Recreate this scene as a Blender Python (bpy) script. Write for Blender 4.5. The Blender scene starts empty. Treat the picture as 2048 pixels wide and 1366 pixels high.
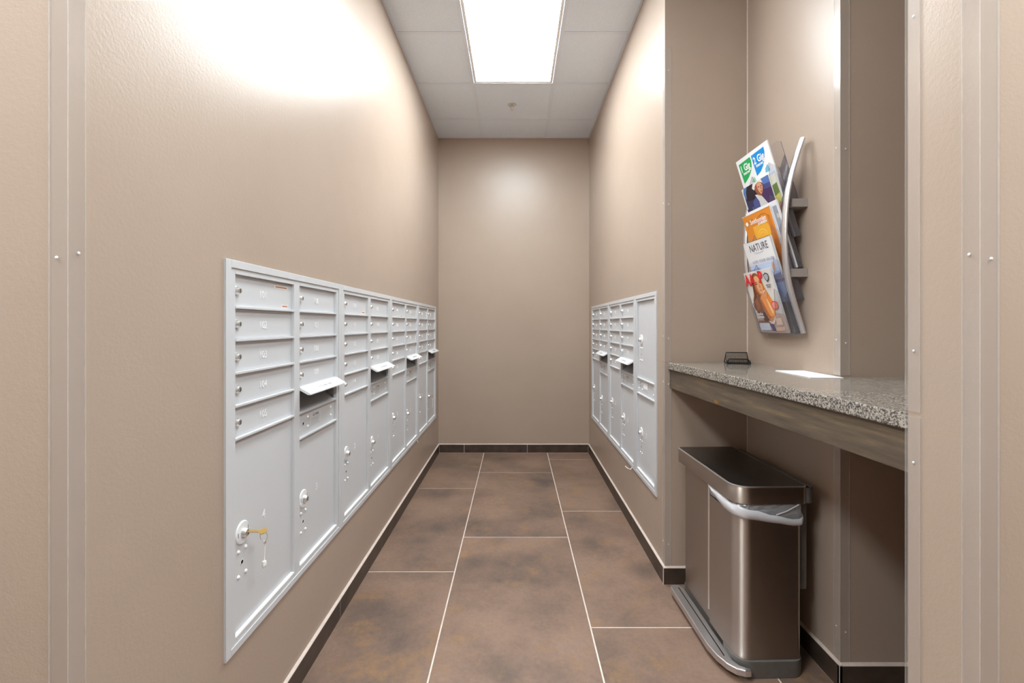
import bpy, bmesh, math, random
from mathutils import Vector, Matrix
random.seed(7)
S = bpy.context.scene
COL = S.collection
# ------------------------------------------------------------------ camera, world, exposure
CH = 1.233                                   # eye height above the floor
cam = bpy.data.cameras.new('camera'); cam_o = bpy.data.objects.new('camera', cam); COL.objects.link(cam_o)
cam.sensor_width = 36.0; cam.lens = 935.0 / 2048.0 * 36.0
cam.shift_x = -7.0 / 2048.0; cam.shift_y = -33.0 / 2048.0
cam.clip_start = 0.05
cam_o.location = (0, 0, CH); cam_o.rotation_euler = (math.pi / 2, 0, 0)
S.camera = cam_o
S.view_settings.view_transform = 'Standard'; S.view_settings.look = 'None'
S.view_settings.exposure = 1.48; S.view_settings.gamma = 1.0
S.view_settings.use_curve_mapping = False
S.cycles.use_denoising = True
S.cycles.max_bounces = 14; S.cycles.diffuse_bounces = 8; S.cycles.glossy_bounces = 6; S.cycles.transparent_max_bounces = 24
W = bpy.data.worlds.new('world'); S.world = W; W.use_nodes = True
W.node_tree.nodes['Background'].inputs[0].default_value = (0.8, 0.85, 0.9, 1)
W.node_tree.nodes['Background'].inputs[1].default_value = 0.3
MOUTH_FILL_E = 6.0  # fill panel added over the corridor mouth, out of view
PANEL_E = 10.8          # corridor panel
HALL_E = 16            # hall panels
# ------------------------------------------------------------------ dimensions (metres; y runs away from the camera)
XL, XR = -0.745, 0.712           # corridor walls
YB = 4.52                        # back wall
ZC = 3.04                        # ceiling
YA = 2.227                       # alcove back wall
XA = 1.105                       # alcove side wall
YS = 1.59                        # step of the alcove side wall
XP, YPF, YPN = 0.787, 0.937, 0.792   # pier on the right
YLN = 0.778                      # near end of the left wall
XE = 2.2
HX0, HX1, HY0 = -2.75, 2.75, -2.4
# ------------------------------------------------------------------ materials
def lin(c):
    c = c / 255.0
    return c / 12.92 if c <= 0.04045 else ((c + 0.055) / 1.055) ** 2.4
def rgb(r, g, b): return (lin(r), lin(g), lin(b), 1)
class NT:
    def __init__(s, name):
        s.m = bpy.data.materials.new(name); s.m.use_nodes = True
        s.t = s.m.node_tree; s.n = s.t.nodes; s.b = s.n['Principled BSDF']; s.out = s.n['Material Output']
    def node(s, typ, **kw):
        nd = s.n.new(typ)
        for k, v in kw.items():
            if k.startswith('i_'): nd.inputs[k[2:].replace('_', ' ')].default_value = v
            else: setattr(nd, k, v)
        return nd
    def link(s, a, b): s.t.links.new(a, b)
    def ramp(s, fac, stops):
        r = s.n.new('ShaderNodeValToRGB'); s.link(fac, r.inputs[0])
        e = r.color_ramp.elements
        while len(e) < len(stops): e.new(0.5)
        for k, (p, c) in enumerate(stops): e[k].position = p; e[k].color = c
        return r.outputs[0]
    def coords(s, scale=(1, 1, 1)):
        tc = s.n.new('ShaderNodeTexCoord'); mp = s.n.new('ShaderNodeMapping'); mp.inputs['Scale'].default_value = scale
        s.link(tc.outputs['Object'], mp.inputs[0]); return mp.outputs[0]
    def noise(s, vec, scale, detail=3, rough=0.5, dims='3D', w=None):
        nz = s.n.new('ShaderNodeTexNoise'); nz.noise_dimensions = dims
        nz.inputs['Scale'].default_value = scale; nz.inputs['Detail'].default_value = detail; nz.inputs['Roughness'].default_value = rough
        s.link(vec, nz.inputs['Vector'])
        if w is not None: s.link(w, nz.inputs['W'])
        return nz.outputs[0]
    def bump(s, h, strength, dist=0.001):
        b = s.n.new('ShaderNodeBump'); b.inputs['Strength'].default_value = strength; b.inputs['Distance'].default_value = dist
        s.link(h, b.inputs['Height']); s.link(b.outputs[0], s.b.inputs['Normal'])
    def mix(s, fac, a, b, mode='MIX'):
        m = s.n.new('ShaderNodeMix'); m.data_type = 'RGBA'; m.blend_type = mode
        for sock, val in ((0, fac), (6, a), (7, b)):
            if hasattr(val, 'links'): s.link(val, m.inputs[sock])
            else: m.inputs[sock].default_value = val
        return m.outputs[2]
def mat(name, c, rough=0.5, metal=0.0, spec=0.5, bump=None, vary=None):
    t = NT(name)
    t.b.inputs['Base Color'].default_value = rgb(*c); t.b.inputs['Roughness'].default_value = rough
    t.b.inputs['Metallic'].default_value = metal; t.b.inputs['Specular IOR Level'].default_value = spec
    v = t.coords()
    if vary:
        n = t.noise(v, vary[0], 4)
        f = vary[1]
        lo = tuple(max(0, x * (1 - f)) for x in rgb(*c)[:3]) + (1,); hi = tuple(min(1, x * (1 + f)) for x in rgb(*c)[:3]) + (1,)
        t.link(t.ramp(n, [(0.3, lo), (0.7, hi)]), t.b.inputs['Base Color'])
    if bump: t.bump(t.noise(v, bump[0], 4), bump[1], bump[2])
    return t.m
M = {}
def wall_paint():
    t = NT('taupe_wall_paint'); v = t.coords()
    n = t.noise(v, 1.3, 5, 0.6)
    t.link(t.ramp(n, [(0.3, rgb(168, 150, 135)), (0.7, rgb(174, 156, 141))]), t.b.inputs['Base Color'])
    n2 = t.noise(v, 9, 6, 0.7)
    r = t.n.new('ShaderNodeMapRange'); r.inputs[3].default_value = 0.29; r.inputs[4].default_value = 0.38
    t.link(n2, r.inputs[0]); t.link(r.outputs[0], t.b.inputs['Roughness'])
    t.b.inputs['Specular IOR Level'].default_value = 0.5
    mx = t.n.new('ShaderNodeMath'); mx.operation = 'MULTIPLY_ADD'; mx.inputs[1].default_value = 1.6
    t.link(t.noise(v, 110, 2, 0.5), mx.inputs[0]); t.link(t.noise(v, 300, 3, 0.6), mx.inputs[2]); t.bump(mx.outputs[0], 0.3, 0.0007)
    return t.m
M['wall'] = wall_paint()
def floor_tile():
    t = NT('brown_stone_tile'); v = t.coords()
    at = t.n.new('ShaderNodeAttribute'); at.attribute_name = 'tid'
    w = at.outputs['Fac']
    a = t.noise(v, 2.6, 6, 0.62, '4D', w); b = t.noise(v, 5.5, 8, 0.7, '4D', w); c = t.noise(v, 60, 6, 0.7, '4D', w)
    base = t.ramp(a, [(0.32, rgb(94, 80, 73)), (0.47, rgb(122, 100, 87)), (0.6, rgb(140, 114, 98)), (0.72, rgb(128, 110, 100))])
    rust = t.ramp(b, [(0.54, (0, 0, 0, 1)), (0.72, (0.9, 0.9, 0.9, 1))])
    col = t.mix(rust, base, rgb(150, 116, 80))
    cfine = t.ramp(c, [(0.3, (0.80, 0.80, 0.80, 1)), (0.7, (1.12, 1.12, 1.12, 1))])
    col = t.mix(0.8, col, cfine, 'MULTIPLY')
    t.link(col, t.b.inputs['Base Color'])
    t.b.inputs['Roughness'].default_value = 0.42; t.b.inputs['Specular IOR Level'].default_value = 0.45
    t.bump(c, 0.15, 0.001)
    return t.m
M['tile'] = floor_tile()
M['grout'] = mat('pale_grout', (212, 200, 190), 0.8, vary=(30, 0.1))
M['base_tile'] = mat('dark_brown_base_tile', (66, 54, 46), 0.4, vary=(14, 0.35))
M['caulk'] = mat('pale_pinkish_caulk', (204, 188, 178), 0.6, vary=(40, 0.08))
def ceil_tile():
    t = NT('acoustic_tile'); v = t.coords()
    n = t.noise(v, 140, 4, 0.7)
    t.link(t.ramp(n, [(0.3, rgb(219, 229, 240)), (0.6, rgb(229, 239, 250))]), t.b.inputs['Base Color'])
    t.b.inputs['Roughness'].default_value = 0.9; t.bump(n, 0.4, 0.001); return t.m
M['ctile'] = ceil_tile()
M['tee'] = mat('white_ceiling_grid', (222, 230, 240), 0.45)
M['paint_grey'] = mat('light_grey_powder_coat', (200, 201, 204), 0.42, bump=(900, 0.12, 0.0003))
M['paint_bright'] = mat('pale_grey_paint', (226, 227, 229), 0.4)
M['digit'] = mat('white_digit_paint', (236, 237, 238), 0.5)
M['chrome'] = mat('worn_nickel', (226, 225, 222), 0.38, 1.0)
M['slot_dark'] = mat('dark_hole', (22, 22, 26), 0.7)
M['grey_ink'] = mat('grey_ink', (120, 121, 124), 0.6)
M['soft_ink'] = mat('faded_grey_ink', (158, 158, 160), 0.6)
M['sticker'] = mat('cream_sticker', (228, 222, 208), 0.6)
M['sticker_grey'] = mat('grey_sticker', (206, 208, 210), 0.5)
M['red_ink'] = mat('faded_red_ink', (176, 110, 92), 0.6)
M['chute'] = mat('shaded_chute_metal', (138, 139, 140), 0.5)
M['brass'] = mat('brass', (214, 176, 104), 0.3, 0.9)
M['copper'] = mat('copper_key', (212, 150, 118), 0.35, 0.6)
M['white_plastic'] = mat('white_plastic', (238, 238, 236), 0.4)
M['white_paper'] = mat('white_paper', (238, 237, 240), 0.7)
M['blue_line'] = mat('blue_grey_edge', (110, 110, 150), 0.7)
def emis(name, col, e):
    t = NT(name); t.b.inputs['Base Color'].default_value = (0.9, 0.9, 0.9, 1)
    t.b.inputs['Emission Color'].default_value = col; t.b.inputs['Emission Strength'].default_value = e; return t.m
M['panel'] = emis('lit_diffuser', (0.9, 0.975, 1.0, 1), PANEL_E)
M['mouth_fill'] = emis('mouth_fill_diffuser', (0.9, 0.975, 1.0, 1), MOUTH_FILL_E)
M['hall_panel'] = emis('lit_hall_diffuser', (0.9, 0.975, 1.0, 1), HALL_E)
def granite():
    t = NT('speckled_granite'); v = t.coords()
    vo = t.n.new('ShaderNodeTexVoronoi'); vo.inputs['Scale'].default_value = 300; t.link(v, vo.inputs['Vector'])
    sep = t.n.new('ShaderNodeSeparateColor'); t.link(vo.outputs['Color'], sep.inputs[0])
    n = t.noise(v, 110, 5, 0.7)
    add = t.n.new('ShaderNodeMath'); add.operation = 'ADD'; t.link(sep.outputs[0], add.inputs[0]); t.link(n, add.inputs[1])
    mul = t.n.new('ShaderNodeMath'); mul.operation = 'MULTIPLY'; t.link(add.outputs[0], mul.inputs[0]); mul.inputs[1].default_value = 0.62
    col = t.ramp(mul.outputs[0], [(0.2, rgb(40, 40, 42)), (0.38, rgb(72, 70, 68)), (0.5, rgb(104, 98, 92)), (0.64, rgb(134, 126, 118)), (0.8, rgb(172, 164, 154))])
    t.link(col, t.b.inputs['Base Color']); t.b.inputs['Roughness'].default_value = 0.09; return t.m
M['granite'] = granite()
M['granite_edge'] = mat('polished_granite_arris', (205, 200, 195), 0.2)
def wood():
    t = NT('grey_brown_stained_wood'); v = t.coords((14, 1.0, 14))
    n = t.noise(v, 3.0, 8, 0.65)
    v2 = t.coords((60, 2.5, 60)); n2 = t.noise(v2, 2.0, 5, 0.7)
    c = t.ramp(n, [(0.3, rgb(68, 58, 50)), (0.45, rgb(86, 74, 62)), (0.58, rgb(98, 85, 70)), (0.68, rgb(118, 100, 74)), (0.8, rgb(82, 71, 60))])
    c2 = t.ramp(n2, [(0.3, (0.85, 0.85, 0.85, 1)), (0.7, (1.1, 1.1, 1.1, 1))])
    t.link(t.mix(0.8, c, c2, 'MULTIPLY'), t.b.inputs['Base Color']); t.b.inputs['Roughness'].default_value = 0.5; return t.m
M['wood'] = wood()
M['knot'] = mat('yellow_wood_knot', (150, 116, 66), 0.5, vary=(60, 0.4))
def steel(name, c, rough, axis, aniso=0.0):
    t = NT(name); t.b.inputs['Base Color'].default_value = rgb(*c); t.b.inputs['Metallic'].default_value = 1.0
    v = t.coords(axis); n = t.noise(v, 60, 3, 0.6)
    r = t.n.new('ShaderNodeMapRange'); r.inputs[3].default_value = rough - (0.005 if aniso else 0.03); r.inputs[4].default_value = rough + (0.005 if aniso else 0.03)
    t.link(n, r.inputs[0]); t.link(r.outputs[0], t.b.inputs['Roughness'])
    if aniso:
        tg = t.n.new('ShaderNodeTangent'); tg.direction_type = 'RADIAL'; tg.axis = 'Z'; t.link(tg.outputs[0], t.b.inputs['Tangent'])
        t.b.inputs['Anisotropic'].default_value = aniso; t.b.inputs['Anisotropic Rotation'].default_value = 0.25
    return t.m
M['steel'] = steel('brushed_stainless_steel', (192, 182, 174), 0.42, (4, 4, 0.15), 0.95)
M['steel_dark'] = steel('brushed_lid_steel', (112, 108, 106), 0.3, (0.5, 1, 1))
M['steel_highlight'] = steel('steel_with_edge_highlight', (235, 233, 230), 0.35, (1, 1, 1))  # lighter steel that paints the highlight lines of lid rim and seam
M['grey_plastic'] = mat('dark_grey_plastic', (98, 94, 90), 0.45, vary=(40, 0.1))
M['black_trim'] = mat('black_shadow_trim', (24, 22, 20), 0.4)
M['black_wire'] = mat('black_powder_coated_wire', (20, 20, 20), 0.35)
M['alu'] = steel('satin_aluminium', (218, 218, 222), 0.34, (4, 4, 0.2))
M['bracket'] = mat('grey_bracket_paint', (150, 142, 138), 0.45)
def clear(name, tint, gloss=0.12, haze=0.0, hazecol=(0.8, 0.8, 0.8, 1), rough=0.08):
    t = NT(name); t.n.remove(t.b)
    tr = t.n.new('ShaderNodeBsdfTransparent'); tr.inputs[0].default_value = tint
    gl = t.n.new('ShaderNodeBsdfGlossy'); gl.inputs['Roughness'].default_value = rough
    df = t.n.new('ShaderNodeBsdfDiffuse'); df.inputs[0].default_value = hazecol
    lw = t.n.new('ShaderNodeLayerWeight'); lw.inputs[0].default_value = 0.5
    fr = t.n.new('ShaderNodeMath'); fr.operation = 'POWER'; t.link(lw.outputs['Facing'], fr.inputs[0]); fr.inputs[1].default_value = 4.0
    f2 = t.n.new('ShaderNodeMath'); f2.operation = 'MULTIPLY'; t.link(fr.outputs[0], f2.inputs[0]); f2.inputs[1].default_value = 0.5; fr = f2
    m1 = t.n.new('ShaderNodeMixShader'); m1.inputs[0].default_value = haze
    t.link(tr.outputs[0], m1.inputs[1]); t.link(df.outputs[0], m1.inputs[2])
    ad = t.n.new('ShaderNodeMath'); ad.operation = 'ADD'; t.link(fr.outputs[0], ad.inputs[0]); ad.inputs[1].default_value = gloss
    m2 = t.n.new('ShaderNodeMixShader'); t.link(ad.outputs[0], m2.inputs[0]); t.link(m1.outputs[0], m2.inputs[1]); t.link(gl.outputs[0], m2.inputs[2])
    t.link(m2.outputs[0], t.out.inputs[0]); return t.m
M['guard'] = clear('clear_corner_guard', (0.99, 0.985, 0.985, 1), 0.03, 0.11, rgb(232, 226, 220), 0.14)
M['guard_edge_glint'] = clear('edge_and_corner_highlight_of_guard', (0.98, 0.98, 0.98, 1), 0.08, 0.22, rgb(240, 236, 232), 0.12)  # whitish haze paints the bright edge lines and the corner highlight
M['acrylic'] = clear('clear_acrylic', (0.97, 0.97, 0.985, 1), 0.03, 0.02, rgb(190, 190, 200))
M['smoke'] = clear('smoky_acrylic', (0.74, 0.74, 0.78, 1), 0.06, 0.25, rgb(125, 125, 130))
M['acrylic_edge'] = mat('acrylic_cut_edge', (96, 96, 112), 0.3)
M['liner'] = clear('white_plastic_liner', (0.85, 0.85, 0.87, 1), 0.06, 0.72, rgb(232, 232, 236), 0.3)
M['liner_film'] = clear('thin_liner_film', (0.9, 0.9, 0.92, 1), 0.08, 0.42, rgb(205, 206, 210), 0.25)
M['mesh_metal'] = clear('fine_black_mesh', (0.55, 0.55, 0.55, 1), 0.04, 0.45, rgb(48, 44, 42), 0.3)
_cc = {}
def cmat(c, rough=0.35):
    k = (c, rough)
    if k not in _cc: _cc[k] = mat('ink_%02x%02x%02x' % c, c, rough)
    return _cc[k]
# ------------------------------------------------------------------ mesh building
class MB:
    def __init__(s): s.bm = bmesh.new(); s.mats = []
    def mi(s, m):
        if m not in s.mats: s.mats.append(m)
        return s.mats.index(m)
    def box(s, x0, x1, y0, y1, z0, z1, m, T=None):
        vs = [s.bm.verts.new((x, y, z)) for x in (x0, x1) for y in (y0, y1) for z in (z0, z1)]
        if T is not None:
            for v in vs: v.co = T @ v.co
        i = s.mi(m)
        for f in ((0, 1, 3, 2), (4, 6, 7, 5), (0, 4, 5, 1), (2, 3, 7, 6), (0, 2, 6, 4), (1, 5, 7, 3)):
            fc = s.bm.faces.new([vs[k] for k in f]); fc.material_index = i
        return s
    def prism(s, pts, lo, hi, m, axis='z', smooth=False, capm=None):
        """closed outline pts (2D) swept along axis"""
        def P(a, b, h):
            return {'z': (a, b, h), 'y': (a, h, b), 'x': (h, a, b)}[axis]
        A = [s.bm.verts.new(P(a, b, lo)) for a, b in pts]; B = [s.bm.verts.new(P(a, b, hi)) for a, b in pts]
        i = s.mi(m); j = s.mi(capm) if capm else i; n = len(pts)
        for k in range(n):
            f = s.bm.faces.new((A[k], A[(k + 1) % n], B[(k + 1) % n], B[k])); f.material_index = i; f.smooth = smooth
        f = s.bm.faces.new(A[::-1]); f.material_index = j
        f = s.bm.faces.new(B); f.material_index = j
        return s
    def rings(s, rings, m, cap=True, smooth=True, closed=True):
        R = [[s.bm.verts.new(p) for p in r] for r in rings]; i = s.mi(m); n = len(R[0])
        for a, b in zip(R, R[1:]):
            for k in range(n if closed else n - 1):
                f = s.bm.faces.new((a[k], a[(k + 1) % n], b[(k + 1) % n], b[k])); f.material_index = i; f.smooth = smooth
        if cap and closed:
            for r in (R[0][::-1], R[-1]):
                f = s.bm.faces.new(r); f.material_index = i
        return s
    def lathe(s, prof, m, seg=20, origin=(0, 0, 0), axis='-y'):
        """prof: list (radius, height along axis)"""
        rs = []
        o = Vector(origin)
        for r, h in prof:
            ring = []
            for k in range(seg):
                a = 2 * math.pi * k / seg; c, d = r * math.cos(a), r * math.sin(a)
                p = {'-y': Vector((c, -h, d)), 'z': Vector((c, d, h)), '-z': Vector((c, d, -h)), 'x': Vector((h, c, d)), '-x': Vector((-h, c, d))}[axis]
                ring.append(o + p)
            rs.append(ring)
        return s.rings(rs, m)
    def tube(s, pts, r, m, seg=8, ry=None, cap=True):
        pts = [Vector(p) for p in pts]; rs = []
        up0 = None
        for k, p in enumerate(pts):
            d = (pts[min(k + 1, len(pts) - 1)] - pts[max(k - 1, 0)]).normalized()
            if up0 is None:
                ref = Vector((0, 0, 1)) if abs(d.z) < 0.9 else Vector((0, 1, 0))
                u = d.cross(ref).normalized()
            else: u = (up0 - d * up0.dot(d)).normalized()
            up0 = u; w = d.cross(u)
            b = ry if ry else r
            rs.append([p + u * (r * math.cos(2 * math.pi * q / seg)) + w * (b * math.sin(2 * math.pi * q / seg)) for q in range(seg)])
        return s.rings(rs, m, cap)
    def add_mesh(s, me, m, T):
        i = s.mi(m); vs = [s.bm.verts.new(T @ v.co) for v in me.vertices]
        for p in me.polygons:
            try: f = s.bm.faces.new([vs[k] for k in p.vertices]); f.material_index = i
            except ValueError: pass
        return s
    def mesh(s, name, recalc=True):
        if recalc: bmesh.ops.recalc_face_normals(s.bm, faces=s.bm.faces)
        me = bpy.data.meshes.new(name); s.bm.to_mesh(me); s.bm.free()
        for m in s.mats: me.materials.append(m)
        if any(p.use_smooth for p in me.polygons): me.set_sharp_from_angle(angle=math.radians(38))
        return me
    def build(s, name, parent=None, loc=None, bevel=0, seg=2, recalc=True):
        o = bpy.data.objects.new(name, s.mesh(name, recalc)); COL.objects.link(o)
        if parent is not None: o.parent = parent
        if loc: o.location = loc
        if bevel:
            b = o.modifiers.new('bevel', 'BEVEL'); b.width = bevel; b.segments = seg; b.limit_method = 'ANGLE'; b.angle_limit = math.radians(40)
        return o
def link_mesh(name, me, parent=None, loc=None, rot=None, bevel=0):
    o = bpy.data.objects.new(name, me); COL.objects.link(o)
    if parent is not None: o.parent = parent
    if loc: o.location = loc
    if rot: o.rotation_euler = rot
    if bevel:
        b = o.modifiers.new('bevel', 'BEVEL'); b.width = bevel; b.segments = 2; b.limit_method = 'ANGLE'; b.angle_limit = math.radians(40)
    return o
def tag(o, label, cat, group=None):
    o['label'] = label; o['category'] = cat
    if group: o['group'] = group
    return o
def structure(o): o['kind'] = 'structure'; return o
def empty(name, loc, rz=0, rx=0):
    o = bpy.data.objects.new(name, None); COL.objects.link(o); o.location = loc
    o.rotation_mode = 'XYZ'; o.rotation_euler = (rx, 0, rz); o.empty_display_size = 0.05; return o
_tc = {}
def text_raw(txt, size, extrude=0.0004, cond=1.0, bold=0.0):
    """text centred at the origin, lying in XZ facing -Y"""
    k = (txt, size, extrude, cond, bold)
    if k in _tc: return _tc[k]
    c = bpy.data.curves.new('t', 'FONT'); c.body = txt; c.size = size; c.extrude = extrude; c.offset = bold
    c.align_x = 'CENTER'; c.align_y = 'CENTER'; c.resolution_u = 2
    o = bpy.data.objects.new('t', c); COL.objects.link(o)
    dg = bpy.context.evaluated_depsgraph_get()
    me = bpy.data.meshes.new_from_object(o.evaluated_get(dg))
    bpy.data.objects.remove(o); bpy.data.curves.remove(c)
    me.transform(Matrix.Rotation(math.pi / 2, 4, 'X') @ Matrix.Diagonal((cond, 1, 1, 1)))
    me.materials.clear()
    _tc[k] = me; return me
def text_mesh(txt, size, m, extrude=0.0004, cond=1.0, bold=0.0):
    me = text_raw(txt, size, extrude, cond, bold).copy(); me.name = 'lettering'; me.materials.append(m); return me
def rrect(x0, x1, y0, y1, r, seg=6):
    """rounded rectangle outline; r = radius or 4 radii (x0y0, x1y0, x1y1, x0y1)"""
    if not isinstance(r, (tuple, list)): r = (r,) * 4
    out = []
    for (cx, cy, a0, rr) in ((x0 + r[0], y0 + r[0], 180, r[0]), (x1 - r[1], y0 + r[1], 270, r[1]), (x1 - r[2], y1 - r[2], 0, r[2]), (x0 + r[3], y1 - r[3], 90, r[3])):
        for k in range(seg + 1):
            a = math.radians(a0 + 90 * k / seg); out.append((cx + rr * math.cos(a), cy + rr * math.sin(a)))
    return out
# ------------------------------------------------------------------ the setting
U0, U1 = 0.368, 1.404                         # mailbox openings, bottom and top
def wall(name, boxes):
    b = MB()
    for bx in boxes: b.box(*bx, M['wall'])
    return structure(b.build(name))
LY0, LY1 = 1.2, 4.345; RY0, RY1 = 2.352, 4.345
wall('wall_left', [(XL - 0.12, XL, YLN + 0.12, LY0, 0, ZC), (XL - 0.12, XL, LY1, YB, 0, ZC),
                   (XL - 0.12, XL, LY0, LY1, 0, U0 + 0.01), (XL - 0.12, XL, LY0, LY1, U1 - 0.01, ZC)])
wall('wall_front_left', [(HX0, XL, YLN, YLN + 0.12, 0, ZC)])
wall('wall_right', [(XR, XR + 0.12, YA + 0.12, RY0, 0, ZC), (XR, XR + 0.12, RY1, YB, 0, ZC),
                    (XR, XR + 0.12, RY0, RY1, 0, U0 + 0.01), (XR, XR + 0.12, RY0, RY1, U1 - 0.01, ZC)])
wall('wall_alcove_back', [(XR, XA, YA, YA + 0.12, 0, ZC)])
wall('wall_alcove_side', [(XA, XA + 0.12, YS + 0.12, YA + 0.12, 0, ZC)])
wall('wall_alcove_step', [(XA, XE, YS, YS + 0.12, 0, ZC)])
wall('wall_alcove_end', [(XE, XE + 0.12, YPF, YS + 0.12, 0, ZC)])
wall('wall_front_right', [(XP, HX1, YPN, YPF, 0, ZC)])
wall('wall_back', [(XL - 0.12, XR + 0.12, YB, YB + 0.12, 0, ZC)])
wall('wall_hall_left', [(HX0 - 0.12, HX0, HY0, YLN + 0.12, 0, ZC)])
wall('wall_hall_right', [(HX1, HX1 + 0.12, HY0, YPF, 0, ZC)])
wall('wall_hall_rear', [(HX0 - 0.12, HX1 + 0.12, HY0 - 0.12, HY0, 0, ZC)])
# floor: 24 x 48 inch tiles in running bond, grout bed 1 mm lower
def make_floor():
    b = MB(); tids = []
    b.box(HX0, HX1, HY0, YB + 0.1, -0.08, -0.0008, M['grout']); tids += [0.0] * 6
    px, py, g = 0.6096, 1.19, 0.0030
    first = {-1: 3.526, 0: 3.908, 1: 4.286}       # a cross joint of the three corridor columns
    for k in range(-5, 6):
        x0 = -0.3035 + k * px; x1 = x0 + px
        off = first.get(k, 3.526 + ((k * 0.397) % 1.19))
        y = off - 7 * py
        while y < YB + 0.1:
            a0, a1 = max(y, HY0), min(y + py, YB + 0.1)
            xa, xb = max(x0, HX0), min(x1, HX1)
            if a1 - a0 > 0.01 and xb - xa > 0.01:
                b.box(xa + g, xb - g, a0 + g, a1 - g, -0.02, 0.0, M['tile']); tids += [random.random() * 40] * 6
            y += py
    o = b.build('floor', recalc=True)
    at = o.data.attributes.new('tid', 'FLOAT', 'FACE'); at.data.foreach_set('value', tids)
    return structure(o)
make_floor()
# ceiling: suspended grid; lay-in tiles sit just above the tees; the cells of the lights stay open
GX0, GY0 = -0.3215, 3.507
LIGHTS = [(-1, 0, 1)]
def make_ceiling():
    b = MB(); p = 0.6096
    regions = [(XL, XR, YLN, YB), (XR, XA, YPF, YA), (XA, XE, YPF, YS), (HX0, HX1, HY0, YLN + 0.01)]
    holes = [(0, -2), (0, -1)] + [(0, -5), (0, -4)] + [(i, j) for i in (-2, 2) for j in (-7, -6)]
    for (x0, x1, y0, y1) in regions:
        i0, i1 = math.floor((x0 - GX0) / p), math.ceil((x1 - GX0) / p)
        j0, j1 = math.floor((y0 - GY0) / p), math.ceil((y1 - GY0) / p)
        for i in range(i0, i1):
            for j in range(j0, j1):
                xa, xb = max(x0, GX0 + i * p), min(x1, GX0 + (i + 1) * p); ya, yb = max(y0, GY0 + j * p), min(y1, GY0 + (j + 1) * p)
                if xb - xa < 0.02 or yb - ya < 0.02 or (i, j) in holes: continue
                b.box(xa, xb, ya, yb, ZC + 0.005, ZC + 0.03, M['ctile'])
        for i in range(i0, i1 + 1):
            x = GX0 + i * p
            if x0 < x < x1: b.box(x - 0.012, x + 0.012, y0, y1, ZC, ZC + 0.0045, M['tee'])
        for j in range(j0, j1 + 1):
            y = GY0 + j * p
            if not y0 < y < y1: continue
            runs, xs = [], x0                      # the cross tee is left out where a 2 x 4 light spans it
            for hi in sorted(i for (i, jj) in holes if jj == j and (i, j - 1) in holes):
                a, c = GX0 + hi * p + 0.012, GX0 + (hi + 1) * p - 0.012
                if c <= x0 or a >= x1: continue
                runs.append((xs, a)); xs = c
            runs.append((xs, x1))
            for xa, xb in runs: b.box(xa, xb, y - 0.012, y + 0.012, ZC + 0.0003, ZC + 0.0046, M['tee'])
        w = 0.016
        b.box(x0, x0 + w, y0, y1, ZC - 0.001, ZC + 0.004, M['tee']); b.box(x1 - w, x1, y0, y1, ZC - 0.001, ZC + 0.004, M['tee'])
        b.box(x0, x1, y1 - w, y1, ZC - 0.0012, ZC + 0.0042, M['tee'])
    b.box(HX0 - 0.12, HX1 + 0.12, HY0 - 0.12, YB + 0.12, ZC + 0.12, ZC + 0.16, M['ctile'])
    return structure(b.build('ceiling'))
make_ceiling()
def ceiling_light(i, j, label, m):
    p = 0.6096; x0, y0 = GX0 + i * p, GY0 + j * p
    e = empty('ceiling_light', (x0 + p / 2, y0 + p, ZC)); tag(e, label, 'ceiling light')
    w, h = p / 2 - 0.013, p - 0.013
    f = MB()
    for a in ((-w, w, -h, -h + 0.018), (-w, w, h - 0.018, h), (-w, -w + 0.018, -h + 0.018, h - 0.018), (w - 0.018, w, -h + 0.018, h - 0.018)):
        f.box(*a, 0.002, 0.012, M['white_plastic'])
    f.box(-w, w, -h, h, 0.07, 0.08, M['white_plastic'])
    f.build('frame', e)
    MB().box(-w + 0.018, w - 0.018, -h + 0.018, h - 0.018, 0.006, 0.010, m).build('diffuser', e)
ceiling_light(0, -2, 'lit white ceiling light panel over the corridor between the mailbox walls', M['panel'])
ceiling_light(0, -5, 'added ceiling fill light panel over the corridor mouth, out of view', M['mouth_fill'])  # unseen fixture added to brighten the alcove, near floor and back wall
ceiling_light(-2, -7, 'lit white ceiling panel in the hall, left of the corridor opening', M['hall_panel'])
ceiling_light(2, -7, 'lit white ceiling panel in the hall, right of the corridor opening', M['hall_panel'])
# baseboards: dark tiles with a pale caulked top edge
def baseboard(name, p0, p1, n, joints, h=0.079, t=0.010):
    """p0->p1 along the wall (2D), n = unit vector out of the wall; joints = distances from p0"""
    d = Vector((p1[0] - p0[0], p1[1] - p0[1])); L = d.length; d.normalize()
    T = Matrix(((d.x, n[0], 0, p0[0]), (d.y, n[1], 0, p0[1]), (0, 0, 1, 0), (0, 0, 0, 1)))
    b = MB(); js = [0] + [j for j in joints if 0 < j < L] + [L]
    for a, c in zip(js, js[1:]):
        b.box(a + 0.0018, c - 0.0018, 0, t, 0.002, h, M['base_tile'], T)
    b.box(0, L, 0.0, t - 0.0005, 0, h - 0.0005, M['caulk'], T)
    # sloped caulk bead on top
    i = b.mi(M['caulk']); pr = [(0, h), (t, h), (t * 0.9, h + 0.002), (0.0, h + 0.007)]
    A = [b.bm.verts.new(T @ Vector((0, q[0], q[1]))) for q in pr]; B = [b.bm.verts.new(T @ Vector((L, q[0], q[1]))) for q in pr]
    for k in range(4):
        b.bm.faces.new((A[k], A[(k + 1) % 4], B[(k + 1) % 4], B[k])).material_index = i
    b.bm.faces.new(A).material_index = i; b.bm.faces.new(B[::-1]).material_index = i
    return structure(b.build(name))
e = 0.01
baseboard('baseboard_left', (XL, YLN), (XL, YB), (1, 0), [1.963 - YLN + 0.6096 * k for k in range(-1, 6)])
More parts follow.
